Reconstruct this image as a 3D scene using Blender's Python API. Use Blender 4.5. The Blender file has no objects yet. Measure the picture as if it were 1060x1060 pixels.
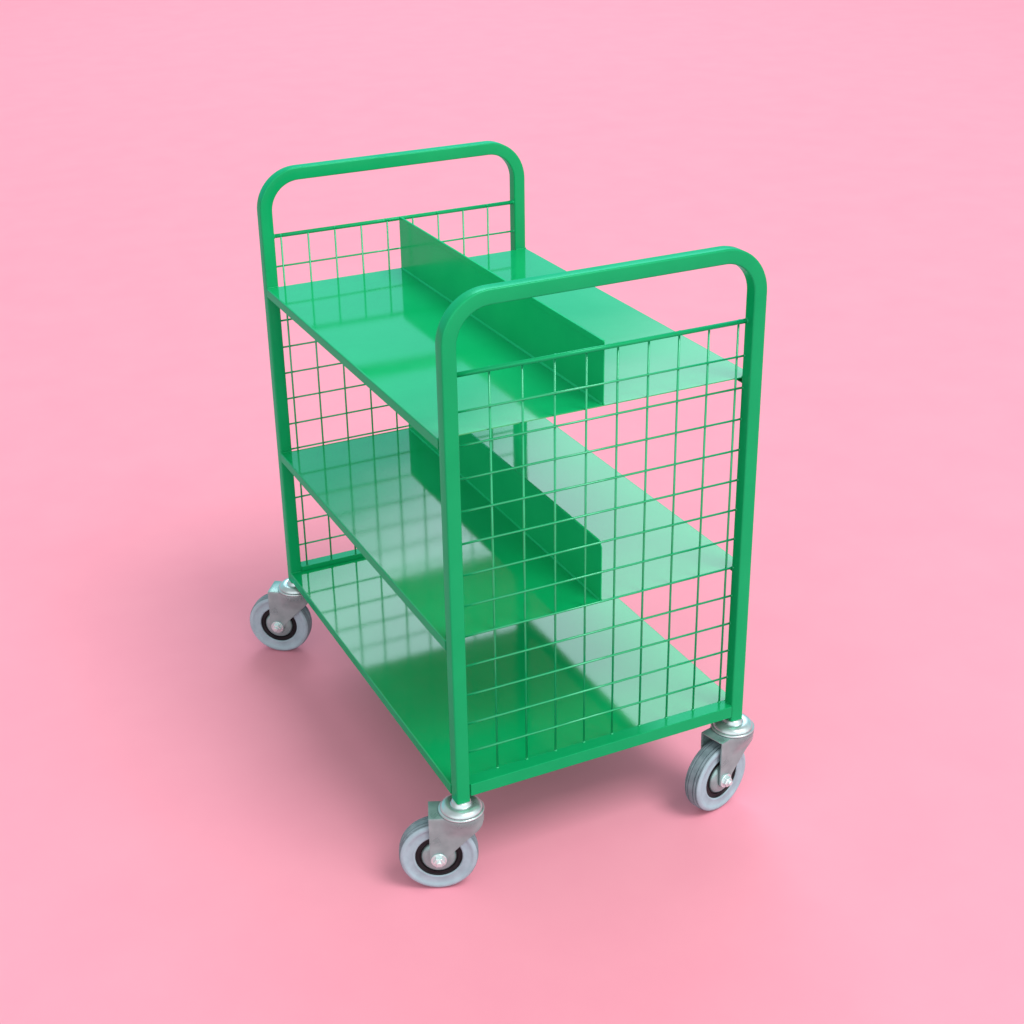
import bpy, bmesh, math
from mathutils import Vector, Matrix

MM = 0.001
scene = bpy.context.scene
COL = scene.collection

# ------------------------------------------------------------------ dimensions (mm)
A = 22.1            # square tube
W = 511.0           # overall width
L = 800.2           # overall length
H = 773.9           # top of the end frames above the datum
GZ = 183.4          # datum height above the floor
POST_Z = -25.9      # lower end of the posts
Z_TOP, Z_MID, Z_BOT = 566.8, 248.6, -4.5
ROD_Z = 656.9
XD = 257.1
PITCH, PITCH_Z = 50.0, 50.19

def v3(x, y, z):
    return Vector((x, y, z + GZ)) * MM

# ------------------------------------------------------------------ materials
def new_mat(name):
    m = bpy.data.materials.new(name)
    m.use_nodes = True
    nt = m.node_tree
    return m, nt, nt.nodes['Principled BSDF']

def noise(nt, scale, detail=3.0, rough=0.55, coord='Object'):
    tc = nt.nodes.new('ShaderNodeTexCoord')
    n = nt.nodes.new('ShaderNodeTexNoise')
    n.inputs['Scale'].default_value = scale
    n.inputs['Detail'].default_value = detail
    n.inputs['Roughness'].default_value = rough
    nt.links.new(tc.outputs[coord], n.inputs['Vector'])
    return n

def mix_col(nt, fac, c1, c2, lo=0.3, hi=0.7):
    r = nt.nodes.new('ShaderNodeValToRGB')
    r.color_ramp.elements[0].position = lo
    r.color_ramp.elements[1].position = hi
    r.color_ramp.elements[0].color = (*c1, 1)
    r.color_ramp.elements[1].color = (*c2, 1)
    nt.links.new(fac, r.inputs['Fac'])
    return r.outputs['Color']

def val_range(nt, fac, a, b):
    m = nt.nodes.new('ShaderNodeMapRange')
    m.inputs['From Min'].default_value = 0.3
    m.inputs['From Max'].default_value = 0.7
    m.inputs['To Min'].default_value = a
    m.inputs['To Max'].default_value = b
    nt.links.new(fac, m.inputs['Value'])
    return m.outputs['Result']

def bump(nt, bsdf, pairs):
    prev = None
    for h, strength, dist in pairs:
        b = nt.nodes.new('ShaderNodeBump')
        b.inputs['Strength'].default_value = strength
        b.inputs['Distance'].default_value = dist
        nt.links.new(h, b.inputs['Height'])
        if prev is not None:
            nt.links.new(prev.outputs['Normal'], b.inputs['Normal'])
        prev = b
    nt.links.new(prev.outputs['Normal'], bsdf.inputs['Normal'])

def paint(name, c1, c2, r1, r2, ior=1.5, peel=0.12, wave=0.0, spec=0.5):
    m, nt, b = new_mat(name)
    n1 = noise(nt, 9.0, 4)
    n2 = noise(nt, 420.0, 2)
    n3 = noise(nt, 5.0, 1)
    nt.links.new(mix_col(nt, n1.outputs['Fac'], c1, c2), b.inputs['Base Color'])
    nt.links.new(val_range(nt, n1.outputs['Fac'], r1, r2), b.inputs['Roughness'])
    b.inputs['IOR'].default_value = ior
    b.inputs['Specular IOR Level'].default_value = spec
    pairs = [(n2.outputs['Fac'], peel, 0.0004)]
    if wave:
        pairs.append((n3.outputs['Fac'], wave, 0.004))
    bump(nt, b, pairs)
    return m

def gloss_paint(name, c1, c2, r1, r2, ior, tint, peel):
    # pigmented gloss coat: diffuse body under a Fresnel-weighted, slightly tinted gloss
    m = bpy.data.materials.new(name); m.use_nodes = True
    nt = m.node_tree
    nt.nodes.remove(nt.nodes['Principled BSDF'])
    n1 = noise(nt, 9.0, 4); n2 = noise(nt, 420.0, 2)
    dif = nt.nodes.new('ShaderNodeBsdfDiffuse')
    glo = nt.nodes.new('ShaderNodeBsdfGlossy')
    fre = nt.nodes.new('ShaderNodeFresnel'); fre.inputs['IOR'].default_value = ior
    mx = nt.nodes.new('ShaderNodeMixShader')
    nt.links.new(mix_col(nt, n1.outputs['Fac'], c1, c2), dif.inputs['Color'])
    glo.inputs['Color'].default_value = (*tint, 1)
    nt.links.new(val_range(nt, n1.outputs['Fac'], r1, r2), glo.inputs['Roughness'])
    b = nt.nodes.new('ShaderNodeBump')
    b.inputs['Strength'].default_value = peel; b.inputs['Distance'].default_value = 0.0004
    nt.links.new(n2.outputs['Fac'], b.inputs['Height'])
    for sh in (dif, glo, fre): nt.links.new(b.outputs['Normal'], sh.inputs['Normal'])
    nt.links.new(fre.outputs['Fac'], mx.inputs['Fac'])
    nt.links.new(dif.outputs[0], mx.inputs[1]); nt.links.new(glo.outputs[0], mx.inputs[2])
    nt.links.new(mx.outputs[0], nt.nodes['Material Output'].inputs['Surface'])
    return m

GREEN = gloss_paint('green_powder_coat', (0.003, 0.312, 0.102), (0.006, 0.345, 0.116), 0.15, 0.22, 1.46, (0.28, 1.0, 0.76), 0.10)
PANEL = gloss_paint('green_coat_lightened', (0.003, 0.40, 0.122), (0.006, 0.44, 0.138), 0.15, 0.22, 1.42, (0.28, 1.0, 0.76), 0.10)  # frame green lightened to make up for weak light on the dividers
SHELF = paint('green_sheet_paint', (0.002, 0.380, 0.116), (0.004, 0.410, 0.129), 0.055, 0.09, 1.80, 0.06, 0.12)

WIRE = gloss_paint('green_wire_paint', (0.003, 0.33, 0.115), (0.006, 0.38, 0.135), 0.14, 0.22, 1.9, (0.50, 1.0, 0.84), 0.08)

def zinc_mat(name, c1, c2, metallic):
    m, nt, b = new_mat(name)
    n1 = noise(nt, 45.0, 3, 0.5)
    n2 = noise(nt, 500.0, 2)
    nt.links.new(mix_col(nt, n1.outputs['Fac'], c1, c2), b.inputs['Base Color'])
    nt.links.new(val_range(nt, n1.outputs['Fac'], 0.24, 0.42), b.inputs['Roughness'])
    b.inputs['Metallic'].default_value = metallic
    bump(nt, b, [(n2.outputs['Fac'], 0.06, 0.0003)])
    return m
ZINC = zinc_mat('zinc_plate', (0.42, 0.52, 0.53), (0.58, 0.68, 0.69), 0.8)
CHEEK = zinc_mat('zinc_pressed_steel', (0.21, 0.345, 0.335), (0.31, 0.46, 0.45), 0.5)

def simple(name, c1, c2, r1, r2, scale, peel):
    m, nt, b = new_mat(name)
    n1 = noise(nt, scale, 5, 0.6)
    n2 = noise(nt, 700.0, 3)
    nt.links.new(mix_col(nt, n1.outputs['Fac'], c1, c2), b.inputs['Base Color'])
    nt.links.new(val_range(nt, n1.outputs['Fac'], r1, r2), b.inputs['Roughness'])
    bump(nt, b, [(n2.outputs['Fac'], peel, 0.0004)])
    return m
RUBBER = simple('grey_rubber', (0.25, 0.37, 0.415), (0.33, 0.465, 0.52), 0.5, 0.7, 40.0, 0.25)
TREAD = simple('grey_rubber_tread', (0.13, 0.19, 0.215), (0.23, 0.32, 0.355), 0.55, 0.8, 55.0, 0.3)  # groove shade and dirt put into a darker tread colour
STEEL = zinc_mat('bright_zinc', (0.58, 0.72, 0.72), (0.70, 0.82, 0.82), 0.6)
BLACK = simple('black_plastic', (0.008, 0.009, 0.011), (0.02, 0.021, 0.023), 0.35, 0.5, 30.0, 0.1)

def floor_mat():
    m, nt, b = new_mat('pink_paper')
    n1 = noise(nt, 5.0, 5, 0.6)
    n2 = noise(nt, 260.0, 4)
    nt.links.new(mix_col(nt, n1.outputs['Fac'], (0.840, 0.320, 0.416), (0.860, 0.337, 0.431)), b.inputs['Base Color'])
    b.inputs['Roughness'].default_value = 0.85
    b.inputs['Specular IOR Level'].default_value = 0.0
    bump(nt, b, [(n2.outputs['Fac'], 0.05, 0.0005)])
    return m
PINK = floor_mat()
BLACK.node_tree.nodes['Principled BSDF'].inputs['Specular IOR Level'].default_value = 0.15

# ------------------------------------------------------------------ mesh helpers
def link(name, bm, mat, parent=None, smooth=False, bevel=0.0, seg=2):
    me = bpy.data.meshes.new(name)
    bmesh.ops.recalc_face_normals(bm, faces=bm.faces)
    bm.to_mesh(me); bm.free()
    o = bpy.data.objects.new(name, me)
    COL.objects.link(o)
    o.data.materials.append(mat)
    if smooth:
        for p in me.polygons: p.use_smooth = True
    if bevel:
        md = o.modifiers.new('Bevel', 'BEVEL')
        md.width = bevel * MM; md.segments = seg; md.limit_method = 'ANGLE'
        md.angle_limit = math.radians(40)
    if parent: o.parent = parent
    return o

def add_box(bm, x0, x1, y0, y1, z0, z1, conv=v3):
    vs = [bm.verts.new(conv(x, y, z)) for x in (x0, x1) for y in (y0, y1) for z in (z0, z1)]
    for f in ((0,1,3,2),(4,6,7,5),(0,4,5,1),(2,3,7,6),(0,2,6,4),(1,5,7,3)):
        bm.faces.new([vs[i] for i in f])

def sweep(bm, path, prof, axis_n, cap=True):
    """path: list of (pos, tangent); prof: closed list of (p,q); q runs along axis_n, p across"""
    rings = []
    for pos, t in path:
        side = axis_n.cross(t).normalized()
        rings.append([bm.verts.new(pos + side * (p * MM) + axis_n * (q * MM)) for p, q in prof])
    n = len(prof)
    for r0, r1 in zip(rings, rings[1:]):
        for i in range(n):
            bm.faces.new([r0[i], r0[(i+1) % n], r1[(i+1) % n], r1[i]])
    if cap:
        bm.faces.new(rings[0]); bm.faces.new(rings[-1][::-1])

def circle(r, n=12):
    return [(r*math.cos(2*math.pi*i/n), r*math.sin(2*math.pi*i/n)) for i in range(n)]

def rounded_square(s, r, n=5):
    h = s/2; out = []
    for cx, cy, a0 in ((h-r,h-r,0),(-h+r,h-r,90),(-h+r,-h+r,180),(h-r,-h+r,270)):
        for k in range(n+1):
            a = math.radians(a0 + 90*k/n)
            out.append((cx + r*math.cos(a), cy + r*math.sin(a)))
    return out

def rod(bm, p0, p1, r, n=12):
    t = (p1-p0).normalized()
    up = Vector((0,0,1)) if abs(t.z) < 0.9 else Vector((0,1,0))
    ax = (up - t*up.dot(t)).normalized()
    sweep(bm, [(p0,t),(p1,t)], circle(r, n), ax)

def bead(bm, c, r, sx=1.0, sy=1.0, sz=1.0):
    m = Matrix.Translation(c) @ Matrix.Diagonal((sx, sy, sz, 1.0))
    bmesh.ops.create_icosphere(bm, subdivisions=2, radius=r*MM, matrix=m)

def lathe(bm, prof, conv, n=64):
    """prof: list of (r, h); conv(a_cos*r, a_sin*r, h)"""
    rings = []
    for r, h in prof:
        if r < 1e-6:
            rings.append([bm.verts.new(conv(0,0,h))])
        else:
            rings.append([bm.verts.new(conv(r*math.cos(2*math.pi*i/n), r*math.sin(2*math.pi*i/n), h)) for i in range(n)])
    for r0, r1 in zip(rings, rings[1:]):
        for i in range(n):
            j = (i+1) % n
            if len(r0) == 1 and len(r1) == 1: continue
            if len(r0) == 1: bm.faces.new([r0[0], r1[i], r1[j]])
            elif len(r1) == 1: bm.faces.new([r0[i], r0[j], r1[0]])
            else: bm.faces.new([r0[i], r0[j], r1[j], r1[i]])

# ------------------------------------------------------------------ floor
bm = bmesh.new()
S = 60.0
vs = [bm.verts.new((x, y, 0)) for x, y in ((-S,-S),(S,-S),(S,S),(-S,S))]
bm.faces.new(vs)
fl = link('floor', bm, PINK)
fl['kind'] = 'structure'

# ------------------------------------------------------------------ trolley
root = bpy.data.objects.new('shelf_trolley', None)
COL.objects.link(root)
root['label'] = 'green metal shelf trolley with wire mesh ends and grey castors on pink floor'
root['category'] = 'trolley'

CR_L, CR_R = 62.0, 62.0
def end_frame(yc):
    bm = bmesh.new()
    h = A/2
    n = Vector((0,1,0))
    path = []
    def P(x, z, tx, tz): path.append((v3(x, yc, z), Vector((tx,0,tz)).normalized()))
    P(h, POST_Z, 0, 1)
    P(h, H-h-CR_L, 0, 1)
    K = 18
    for k in range(1, K+1):
        a = math.pi - (math.pi/2)*k/K
        P(h+CR_L+CR_L*math.cos(a), H-h-CR_L+CR_L*math.sin(a), math.sin(a), -math.cos(a))
    P(W-h-CR_R, H-h, 1, 0)
    for k in range(1, K+1):
        a = math.pi/2 - (math.pi/2)*k/K
        P(W-h-CR_R+CR_R*math.cos(a), H-h-CR_R+CR_R*math.sin(a), math.sin(a), -math.cos(a))
    P(W-h, POST_Z, 0, -1)
    sweep(bm, path, rounded_square(A, 2.6), n)
    o = link('end_frame', bm, GREEN, root, smooth=True)
    md = o.modifiers.new('es', 'EDGE_SPLIT'); md.split_angle = math.radians(50)
    return o

YN, YF = A/2, L-A/2
end_frame(YN)
end_frame(YF)

# mesh panels: inner face of each end frame
def mesh_panel(yv, yh, yr, x_first):
    bm = bmesh.new()
    xs = [x_first + PITCH*i for i in range(9)]
    for x in xs:
        rod(bm, v3(x, yv, 4.0), v3(x, yv, ROD_Z-1), 1.7, 8)
        bead(bm, v3(x, yv, 4.6), 2.3, 1.2, 1.2, 0.8)
    for j in range(1, 13):
        z = PITCH_Z*j
        rod(bm, v3(A-3, yh, z), v3(W-A+3, yh, z), 1.7, 8)
        for x in xs:
            bead(bm, v3(x, (yv+yh)/2, z), 1.9, 1.0, 1.0, 1.0)
        for x in (A-0.3, W-A+0.3):
            bead(bm, v3(x, yh, z), 2.4, 1.2, 0.9, 0.9)
    o = link('mesh_panel', bm, WIRE, root, smooth=True)
    bm = bmesh.new()
    rod(bm, v3(A-2, yr, ROD_Z), v3(W-A+2, yr, ROD_Z), 3.6, 16)
    for x in (A, W-A):
        bead(bm, v3(x, yr, ROD_Z), 4.8, 0.8, 1, 1)
    for x in xs[::2]:
        bead(bm, v3(x, (yr+yv)/2, ROD_Z+1), 3.0, 1.2, 1, .8)
    link('top_rod', bm, GREEN, o, smooth=True)
    return o
mesh_panel(A-2.0, A-4.6, A-6.5, 77.4)
mesh_panel(L-A+2.0, L-A+4.6, L-A+6.5, 34.2)

# bottom rails of the end frames (angle section)
def bottom_rail(y_out, y_in):
    bm = bmesh.new()
    s = 1 if y_in > y_out else -1
    t = 2.5
    prof = [(0,-17),(0,4),(abs(y_in-y_out),4),(abs(y_in-y_out),-17)]
    xa, xb = A+1.2, W-A-0.4
    r0 = [bm.verts.new(v3(xa, y_out+s*p, z)) for p, z in prof]
    r1 = [bm.verts.new(v3(xb, y_out+s*p, z)) for p, z in prof]
    n = len(prof)
    for i in range(n):
        bm.faces.new([r0[i], r0[(i+1)%n], r1[(i+1)%n], r1[i]])
    bm.faces.new(r0); bm.faces.new(r1[::-1])
    # filler added in the end gap, so the slit there reads dark
    add_box(bm, A-0.2, A+1.4, y_out+s*3.0, y_in, -17, 1.4)
    # weld runs at both ends
    for x in (A+0.6, W-A-0.2):
        for k in range(4):
            bead(bm, v3(x, y_out+s*(5+5*k), 3.2), 1.9, .8, 1.5, .8)
    return link('bottom_rail', bm, GREEN, root, bevel=0.9)
bottom_rail(-0.8, A-0.3)
bottom_rail(L+0.8, L-A+0.3)

# shelves: folded sheet, long sides turned down with a return
def shelf(z, lip=16.5):
    bm = bmesh.new()
    ya, yb = A+0.6, L-A-0.6
    xo0, xo1 = -0.6, W+0.6
    t, ret, r = 1.6, 11.0, 2.0
    # cross-section in x,z (open strip, later given thickness)
    pts = [(xo0+ret, z-lip), (xo0+1.0, z-lip), (xo0, z-lip+1.0), (xo0, z-lip+1.4), (xo0, z-r-0.4), (xo0, z-r)]
    for k in range(1, 5):
        a = math.pi - (math.pi/2)*k/4
        pts.append((xo0+r+r*math.cos(a), z-r+r*math.sin(a)))
    nx = 24
    pts.append((xo0+r+0.4, z))
    for k in range(1, nx):
        pts.append((xo0+r+(xo1-xo0-2*r)*k/nx, z))
    pts.append((xo1-r-0.4, z))
    for k in range(0, 5):
        a = math.pi/2 - (math.pi/2)*k/4
        pts.append((xo1-r+r*math.cos(a), z-r+r*math.sin(a)))
    pts += [(xo1, z-r-0.4), (xo1, z-lip+1.4), (xo1, z-lip+1.0), (xo1-1.0, z-lip), (xo1-ret, z-lip)]
    ny = 30
    rows = []
    for j in range(ny+1):
        y = ya + (yb-ya)*j/ny
        rows.append([bm.verts.new(v3(x, y, zz)) for x, zz in pts])
    for r0, r1 in zip(rows, rows[1:]):
        for i in range(len(pts)-1):
            bm.faces.new([r0[i], r1[i], r1[i+1], r0[i+1]])
    me_o = link('shelf', bm, SHELF, root, smooth=True)
    me_o.data.materials.append(GREEN)
    # make the upper side face up, so the thickness grows downwards
    me = me_o.data
    up = max(me.polygons, key=lambda p: abs(p.normal.z)*p.area)
    if up.normal.z < 0: me.flip_normals()
    for p in me.polygons:
        if abs(p.normal.z) < 0.6: p.material_index = 1
    md = me_o.modifiers.new('Solid', 'SOLIDIFY'); md.thickness = t*MM; md.offset = -1
    md = me_o.modifiers.new('es', 'EDGE_SPLIT'); md.split_angle = math.radians(45)
    return me_o

def divider(parent, z, h, chamfer):
    bm = bmesh.new()
    ya, yb = A+1.4, L-A-1.4
    t = 0.9
    z0 = z+0.15
    out = [(ya, z0), (yb, z0), (yb, z+h-1.0), (yb-1.0, z+h), (ya+chamfer, z+h), (ya, z+h-chamfer*1.2)]
    a_ = [bm.verts.new(v3(XD-t, y, zz)) for y, zz in out]
    b_ = [bm.verts.new(v3(XD+t, y, zz)) for y, zz in out]
    n = len(out)
    bm.faces.new(a_); bm.faces.new(b_[::-1])
    for i in range(n):
        bm.faces.new([a_[i], a_[(i+1)%n], b_[(i+1)%n], b_[i]])
    # weld fillet along the foot, both sides
    for sx in (-1, 1):
        tri = [(t-0.1, z0), (t+2.6, z0), (t-0.1, z0+2.6)]
        e0 = [bm.verts.new(v3(XD+sx*p, ya+2, zz)) for p, zz in tri]
        e1 = [bm.verts.new(v3(XD+sx*p, yb-2, zz)) for p, zz in tri]
        for i in range(3):
            bm.faces.new([e0[i], e0[(i+1)%3], e1[(i+1)%3], e1[i]])
        bm.faces.new(e0); bm.faces.new(e1[::-1])
    # rolled hem along the top
    add_box(bm, XD-1.7, XD+1.7, ya+chamfer+1, yb-2, z+h-9.5, z+h+0.5)
    o = link('divider', bm, PANEL, parent, bevel=0.5)
    return o

s_top = shelf(Z_TOP)
s_mid = shelf(Z_MID)
s_bot = shelf(Z_BOT)
divider(s_top, Z_TOP, 96.0, 1.0)
divider(s_mid, Z_MID, 98.4, 7.0)

# welds where the shelf corners meet the posts
def corner_welds(par, z):
    for y, s in ((A, 1), (L-A, -1)):
        for x0, sx in ((0, 1), (W, -1)):
            bm = bmesh.new()
            for k in range(6):
                bead(bm, v3(x0+sx*(2.0+3.4*k), y+s*0.8, z+0.4), 2.1, 1.3, .8, .8)
            link('weld', bm, GREEN, par, smooth=True)
for sh, z in ((s_top, Z_TOP), (s_mid, Z_MID), (s_bot, Z_BOT)):
    corner_welds(sh, z)

# ------------------------------------------------------------------ castors
R_W, TRAIL, AX = 61.3, 37.0, 61.3
def smooth01(x):
    x = max(0.0, min(1.0, x)); return x*x*(3-2*x)

def interp(z, tab):
    for (z0, u0), (z1, u1) in zip(tab, tab[1:]):
        if z0 >= z >= z1:
            k = smooth01((z0-z)/(z0-z1)) * .0 + (z0-z)/(z0-z1)
            return u0 + (u1-u0)*k
    return tab[-1][1]

def castor():
    P = lambda u, v, z: Vector((u, v, z))*MM
    FZ = 138.0
    # fork: two pressed cheeks joined by a crown
    bm = bmesh.new()
    tabR = [(138,-33),(129,-33),(121,-29.5),(112,-21.5),(100,-10),(76,13.5),(68,21),(61.3,23.5)]
    zs = []
    z = FZ
    while z > AX+0.1:
        zs.append(z); z -= 3.2
    zs.append(AX)
    for k in range(1, 10):
        zs.append(AX - 13.5*math.sin(math.radians(k*9.6)))
    NC = 16
    def vtop(u):
        c = math.sqrt(max(0, 34.2**2-u*u)) if abs(u) < 34.2 else 0
        return c if u <= 0 else math.hypot(max(c-20,0),0)+20 + 1.5*smooth01((u-10)/30)
    tops = {}
    for s in (1, -1):
        rows = []
        for z in zs:
            if z >= AX:
                ul, ur = 50.5, interp(z, tabR)
            else:
                hw = math.sqrt(max(0.3, 13.5**2-(AX-z)**2)); ul, ur = TRAIL+hw, TRAIL-hw
            row = []
            for i in range(NC+1):
                u = ul + (ur-ul)*i/NC
                k = smooth01((z-100)/(FZ-100))
                row.append(bm.verts.new(P(u, s*(21.0*(1-k)+vtop(u)*k), z)))
            rows.append(row)
        for r0, r1 in zip(rows, rows[1:]):
            for i in range(NC):
                bm.faces.new([r0[i], r0[i+1], r1[i+1], r1[i]])
        tops[s] = rows[0]
    for i in range(NC):
        bm.faces.new([tops[1][i], tops[1][i+1], tops[-1][i+1], tops[-1][i]])
    c = link('castor', bm, CHEEK, root, smooth=True)
    md = c.modifiers.new('Solid', 'SOLIDIFY'); md.thickness = 2.4*MM; md.offset = 0
    md = c.modifiers.new('Bevel', 'BEVEL'); md.width = 0.7*MM; md.segments = 2; md.limit_method = 'ANGLE'; md.angle_limit = math.radians(45)
    md = c.modifiers.new('es', 'EDGE_SPLIT'); md.split_angle = math.radians(40)
    # swivel bearing
    bm = bmesh.new()
    lathe(bm, [(0,160),(9,160),(9.4,157.6),(12.5,157.2),(14.6,155.6),(15.2,152.6),(17.0,150.8),(20,151.6),(24,151.4),(28.5,149.6),(31.6,146.6),(32.4,144.2),(31.4,143.2),(33.8,142.8),(35.4,141.6),(35.4,139.9),(33.8,139.4),(0,139.4)],
          lambda x, y, h: P(x, y, h), 72)
    b = link('swivel_bearing', bm, ZINC, c, smooth=True)
    md = b.modifiers.new('es', 'EDGE_SPLIT'); md.split_angle = math.radians(55)
    wheel = lambda x, y, h: P(TRAIL+x, h, AX+y)
    # tyre
    half = [(36.2,10.5),(36.6,13.2),(38.4,14.4),(40.2,13.9),(41.5,13.4),(48,14.2),(51.0,14.6),(52.4,15.9),(55.5,15.7),(57.6,14.7),(59.2,13.0),(60.1,11.6),(58.2,11.0),(58.2,9.8),(60.6,9.2),(61.2,7.0),(61.2,6.6),(58.8,6.1),(58.8,4.7),(61.3,4.2),(61.3,0)]
    prof = half + [(r,-h) for r, h in half[-2::-1]]
    prof.append(prof[0])
    bm = bmesh.new()
    lathe(bm, prof, wheel, 96)
    t = link('tyre', bm, RUBBER, c, smooth=True)
    t.data.materials.append(TREAD)
    for p in t.data.polygons:
        if math.hypot(p.center.x - TRAIL*MM, p.center.z - AX*MM) > 58.9*MM or abs(p.center.y) < 10.9*MM and math.hypot(p.center.x - TRAIL*MM, p.center.z - AX*MM) > 50*MM:
            p.material_index = 1
    md = t.modifiers.new('es', 'EDGE_SPLIT'); md.split_angle = math.radians(50)
    # black plastic rim
    half = [(10,8.5),(25,8.5),(26,9.5),(29,9.5),(30,11.2),(33.8,11.2),(35.0,12.6),(36.4,12.6),(36.5,0)]
    prof = half + [(r,-h) for r, h in half[-2::-1]]; prof.append(prof[0])
    bm = bmesh.new()
    lathe(bm, prof, wheel, 72)
    rm = link('rim', bm, BLACK, c, smooth=True)
    md = rm.modifiers.new('es', 'EDGE_SPLIT'); md.split_angle = math.radians(40)
    # thread guards
    for s in (1, -1):
        bm = bmesh.new()
        lathe(bm, [(0,18.2),(12,18.2),(17,17.6),(22,16.2),(25.5,13.8),(27.0,11.0),(26.2,10.0),(0,10.0)], lambda x, y, h: wheel(x, y, s*h), 64)
        link('hub_cap', bm, CHEEK, c, smooth=True)
    # axle bolt: washer, hexagon head, domed end, locknut on the other side
    bm = bmesh.new()
    for s in (1, -1):
        lathe(bm, [(0,22.0),(12.2,22.0),(12.2,23.6),(11.6,24.0),(0,24.0)], lambda x, y, h: wheel(x, y, s*h), 40)
        lathe(bm, [(0,23.8),(9.0,23.8),(9.0,29.0),(7.8,30.4),(0,30.8)], lambda x, y, h: wheel(x, y, s*h), 6)
        lathe(bm, [(0,30.2),(4.6,30.2),(4.4,33.2),(3.2,34.2),(0,34.4)], lambda x, y, h: wheel(x, y, s*h), 24)
    lathe(bm, [(0,-24),(4.8,-24),(4.8,24),(0,24)], wheel, 24)
    link('axle_bolt', bm, STEEL, c, bevel=0.4)
    return c

def copy_part(o, parent):
    c = o.copy(); COL.objects.link(c); c.parent = parent
    for ch in [x for x in ALL if x.parent == o]:
        copy_part(ch, c)
    return c

first = castor()
ALL = [o for o in COL.objects if o.parent == first]
spots = [((A/2, A/2), 157.4), ((W-A/2, A/2), -164.7), ((A/2, L-A/2), 144.0), ((W-A/2, L-A/2), 150.0)]
for i, ((x, y), deg) in enumerate(spots):
    c = first if i == 0 else copy_part(first, root)
    c.location = (x*MM, y*MM, 0)
    c.rotation_euler = (0, 0, math.radians(deg))

# ------------------------------------------------------------------ camera
FIT = dict(tx=-734.899, ty=-1731.185, tz=1387.629, f=1579.316, cx=495.236, cy=496.428)
R = Matrix(((0.90634469,-0.42191177,-0.02301647),(0.19678703,0.37327698,0.9066086),(-0.37391733,-0.82622924,0.42134437)))
cam = bpy.data.cameras.new('camera')
co = bpy.data.objects.new('camera', cam)
COL.objects.link(co)
co.matrix_world = Matrix.Translation(v3(FIT['tx'], FIT['ty'], FIT['tz'])) @ R.transposed().to_4x4()
cam.sensor_fit = 'HORIZONTAL'; cam.sensor_width = 36.0
cam.lens = 36.0*FIT['f']/1060.0
cam.shift_x = (530-FIT['cx'])/1060.0
cam.shift_y = (FIT['cy']-530)/1060.0
cam.clip_start = 0.05; cam.clip_end = 500
scene.camera = co

# ------------------------------------------------------------------ light
def area(name, loc, target, sx, sy, power, col):
    l = bpy.data.lights.new(name, 'AREA'); l.shape = 'RECTANGLE'
    l.size, l.size_y, l.energy, l.color = sx, sy, power, col
    o = bpy.data.objects.new(name, l); COL.objects.link(o)
    o.location = loc
    d = Vector(target) - Vector(loc)
    o.rotation_euler = d.to_track_quat('-Z', 'Z').to_euler()
    return o

# key: large softbox high behind the camera's right shoulder
area('key_softbox', (3.6, -6.6, 12.0), (0.25, 0.4, 0.4), 6.0, 6.0, 1080, (1.0, 0.985, 0.96))
# unseen fill lamp added to lighten the far part of the floor
area('far_fill_lamp', (4.0, 9.5, 9.5), (3.6, 8.6, 0.0), 5.0, 5.0, 400, (0.88, 1.0, 1.0))

# surroundings: pale grey hall with a broad bright window front beyond the trolley,
# its lower edge sloping down towards the right
w = bpy.data.worlds.new('World'); scene.world = w
w.use_nodes = True
nt = w.node_tree
bg = nt.nodes['Background']
def node(t, **kw):
    n = nt.nodes.new(t)
    for k, v in kw.items(): setattr(n, k, v)
    return n
def math_(op, a, b=None, c=None):
    n = node('ShaderNodeMath', operation=op)
    for i, v in enumerate((a, b, c)):
        if v is None: continue
        if isinstance(v, (int, float)): n.inputs[i].default_value = v
        else: nt.links.new(v, n.inputs[i])
    return n.outputs[0]
def smooth_(x, lo, hi, a=0.0, b=1.0):
    n = node('ShaderNodeMapRange', interpolation_type='SMOOTHSTEP')
    n.inputs['From Min'].default_value = lo; n.inputs['From Max'].default_value = hi
    n.inputs['To Min'].default_value = a; n.inputs['To Max'].default_value = b
    nt.links.new(x, n.inputs['Value'])
    return n.outputs['Result']
tc = node('ShaderNodeTexCoord')
sep = node('ShaderNodeSeparateXYZ')
nt.links.new(tc.outputs['Generated'], sep.inputs[0])
DEG = 180/math.pi
el = math_('MULTIPLY', math_('ARCSINE', sep.outputs['Z']), DEG)
azm = math_('MULTIPLY', math_('ARCTAN2', sep.outputs['X'], sep.outputs['Y']), DEG)
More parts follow.
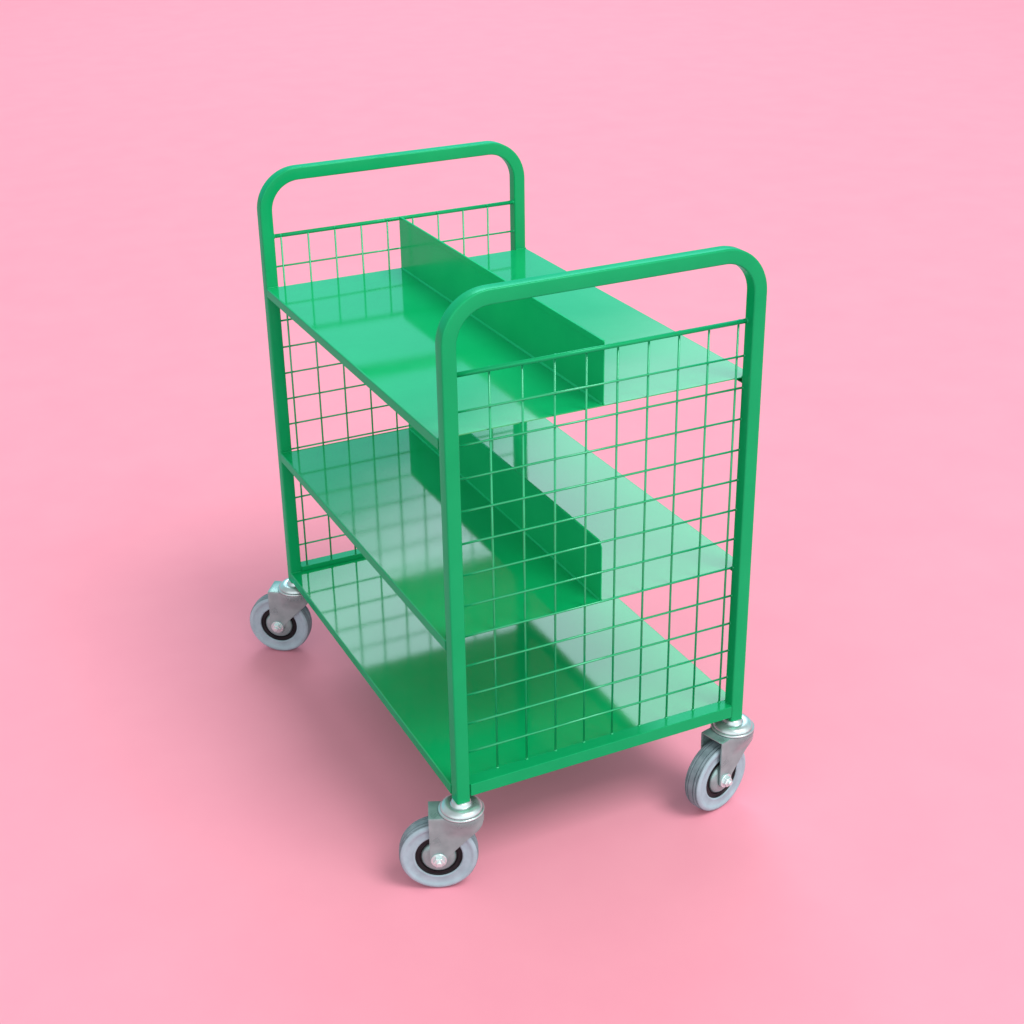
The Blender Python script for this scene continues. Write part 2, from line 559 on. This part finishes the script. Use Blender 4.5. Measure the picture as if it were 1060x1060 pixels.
thr = math_('MULTIPLY_ADD', azm, -0.60, 26.8+0.60*19)
thr = math_('MINIMUM', math_('MAXIMUM', thr, 16.0), 33.0)
win = smooth_(math_('SUBTRACT', el, thr), -2.3, 2.3)
win = math_('MULTIPLY', win, smooth_(el, 17.0, 30.0, 0.5, 1.0))
win = math_('MULTIPLY', win, smooth_(el, 35.0, 45.0, 1.0, 0.0))
win = math_('MULTIPLY', win, smooth_(azm, -12.0, 10.0))
win = math_('MULTIPLY', win, smooth_(azm, 40.0, 55.0, 1.0, 0.0))
mixn = node('ShaderNodeMix', data_type='RGBA')
nt.links.new(win, mixn.inputs['Factor'])
mixl = node('ShaderNodeMix', data_type='RGBA')
low = math_('MULTIPLY', smooth_(el, 20.0, 45.0, 1.0, 0.0), math_('MULTIPLY', smooth_(azm, -60.0, -15.0), smooth_(azm, 60.0, 110.0, 1.0, 0.0)))
nt.links.new(low, mixl.inputs['Factor'])
# brighter open side behind the camera
mixf = node('ShaderNodeMix', data_type='RGBA')
facing = math_('MULTIPLY_ADD', sep.outputs['X'], 0.10, math_('MULTIPLY', sep.outputs['Y'], 0.95))
front = math_('MULTIPLY', smooth_(facing, -0.75, 0.10, 1.0, 0.0), smooth_(el, 25.0, 70.0, 1.0, 0.0))
nt.links.new(front, mixf.inputs['Factor'])
mixf.inputs[6].default_value = (0.60, 0.61, 0.615, 1)
mixf.inputs[7].default_value = (1.75, 1.77, 1.78, 1)
nt.links.new(mixf.outputs[2], mixl.inputs[6])
mixl.inputs[7].default_value = (0.26, 0.88, 0.94, 1)  # cyan glow added low in the surroundings to tint shelf reflections
nt.links.new(mixl.outputs[2], mixn.inputs[6])
mixn.inputs[7].default_value = (2.1, 2.55, 2.95, 1)
nt.links.new(mixn.outputs[2], bg.inputs['Color'])
bg.inputs['Strength'].default_value = 1.0

scene.view_settings.view_transform = 'Standard'
scene.view_settings.look = 'None'
scene.view_settings.exposure = 0
scene.view_settings.gamma = 1
scene.render.engine = 'CYCLES'
scene.cycles.use_denoising = True
scene.cycles.max_bounces = 8
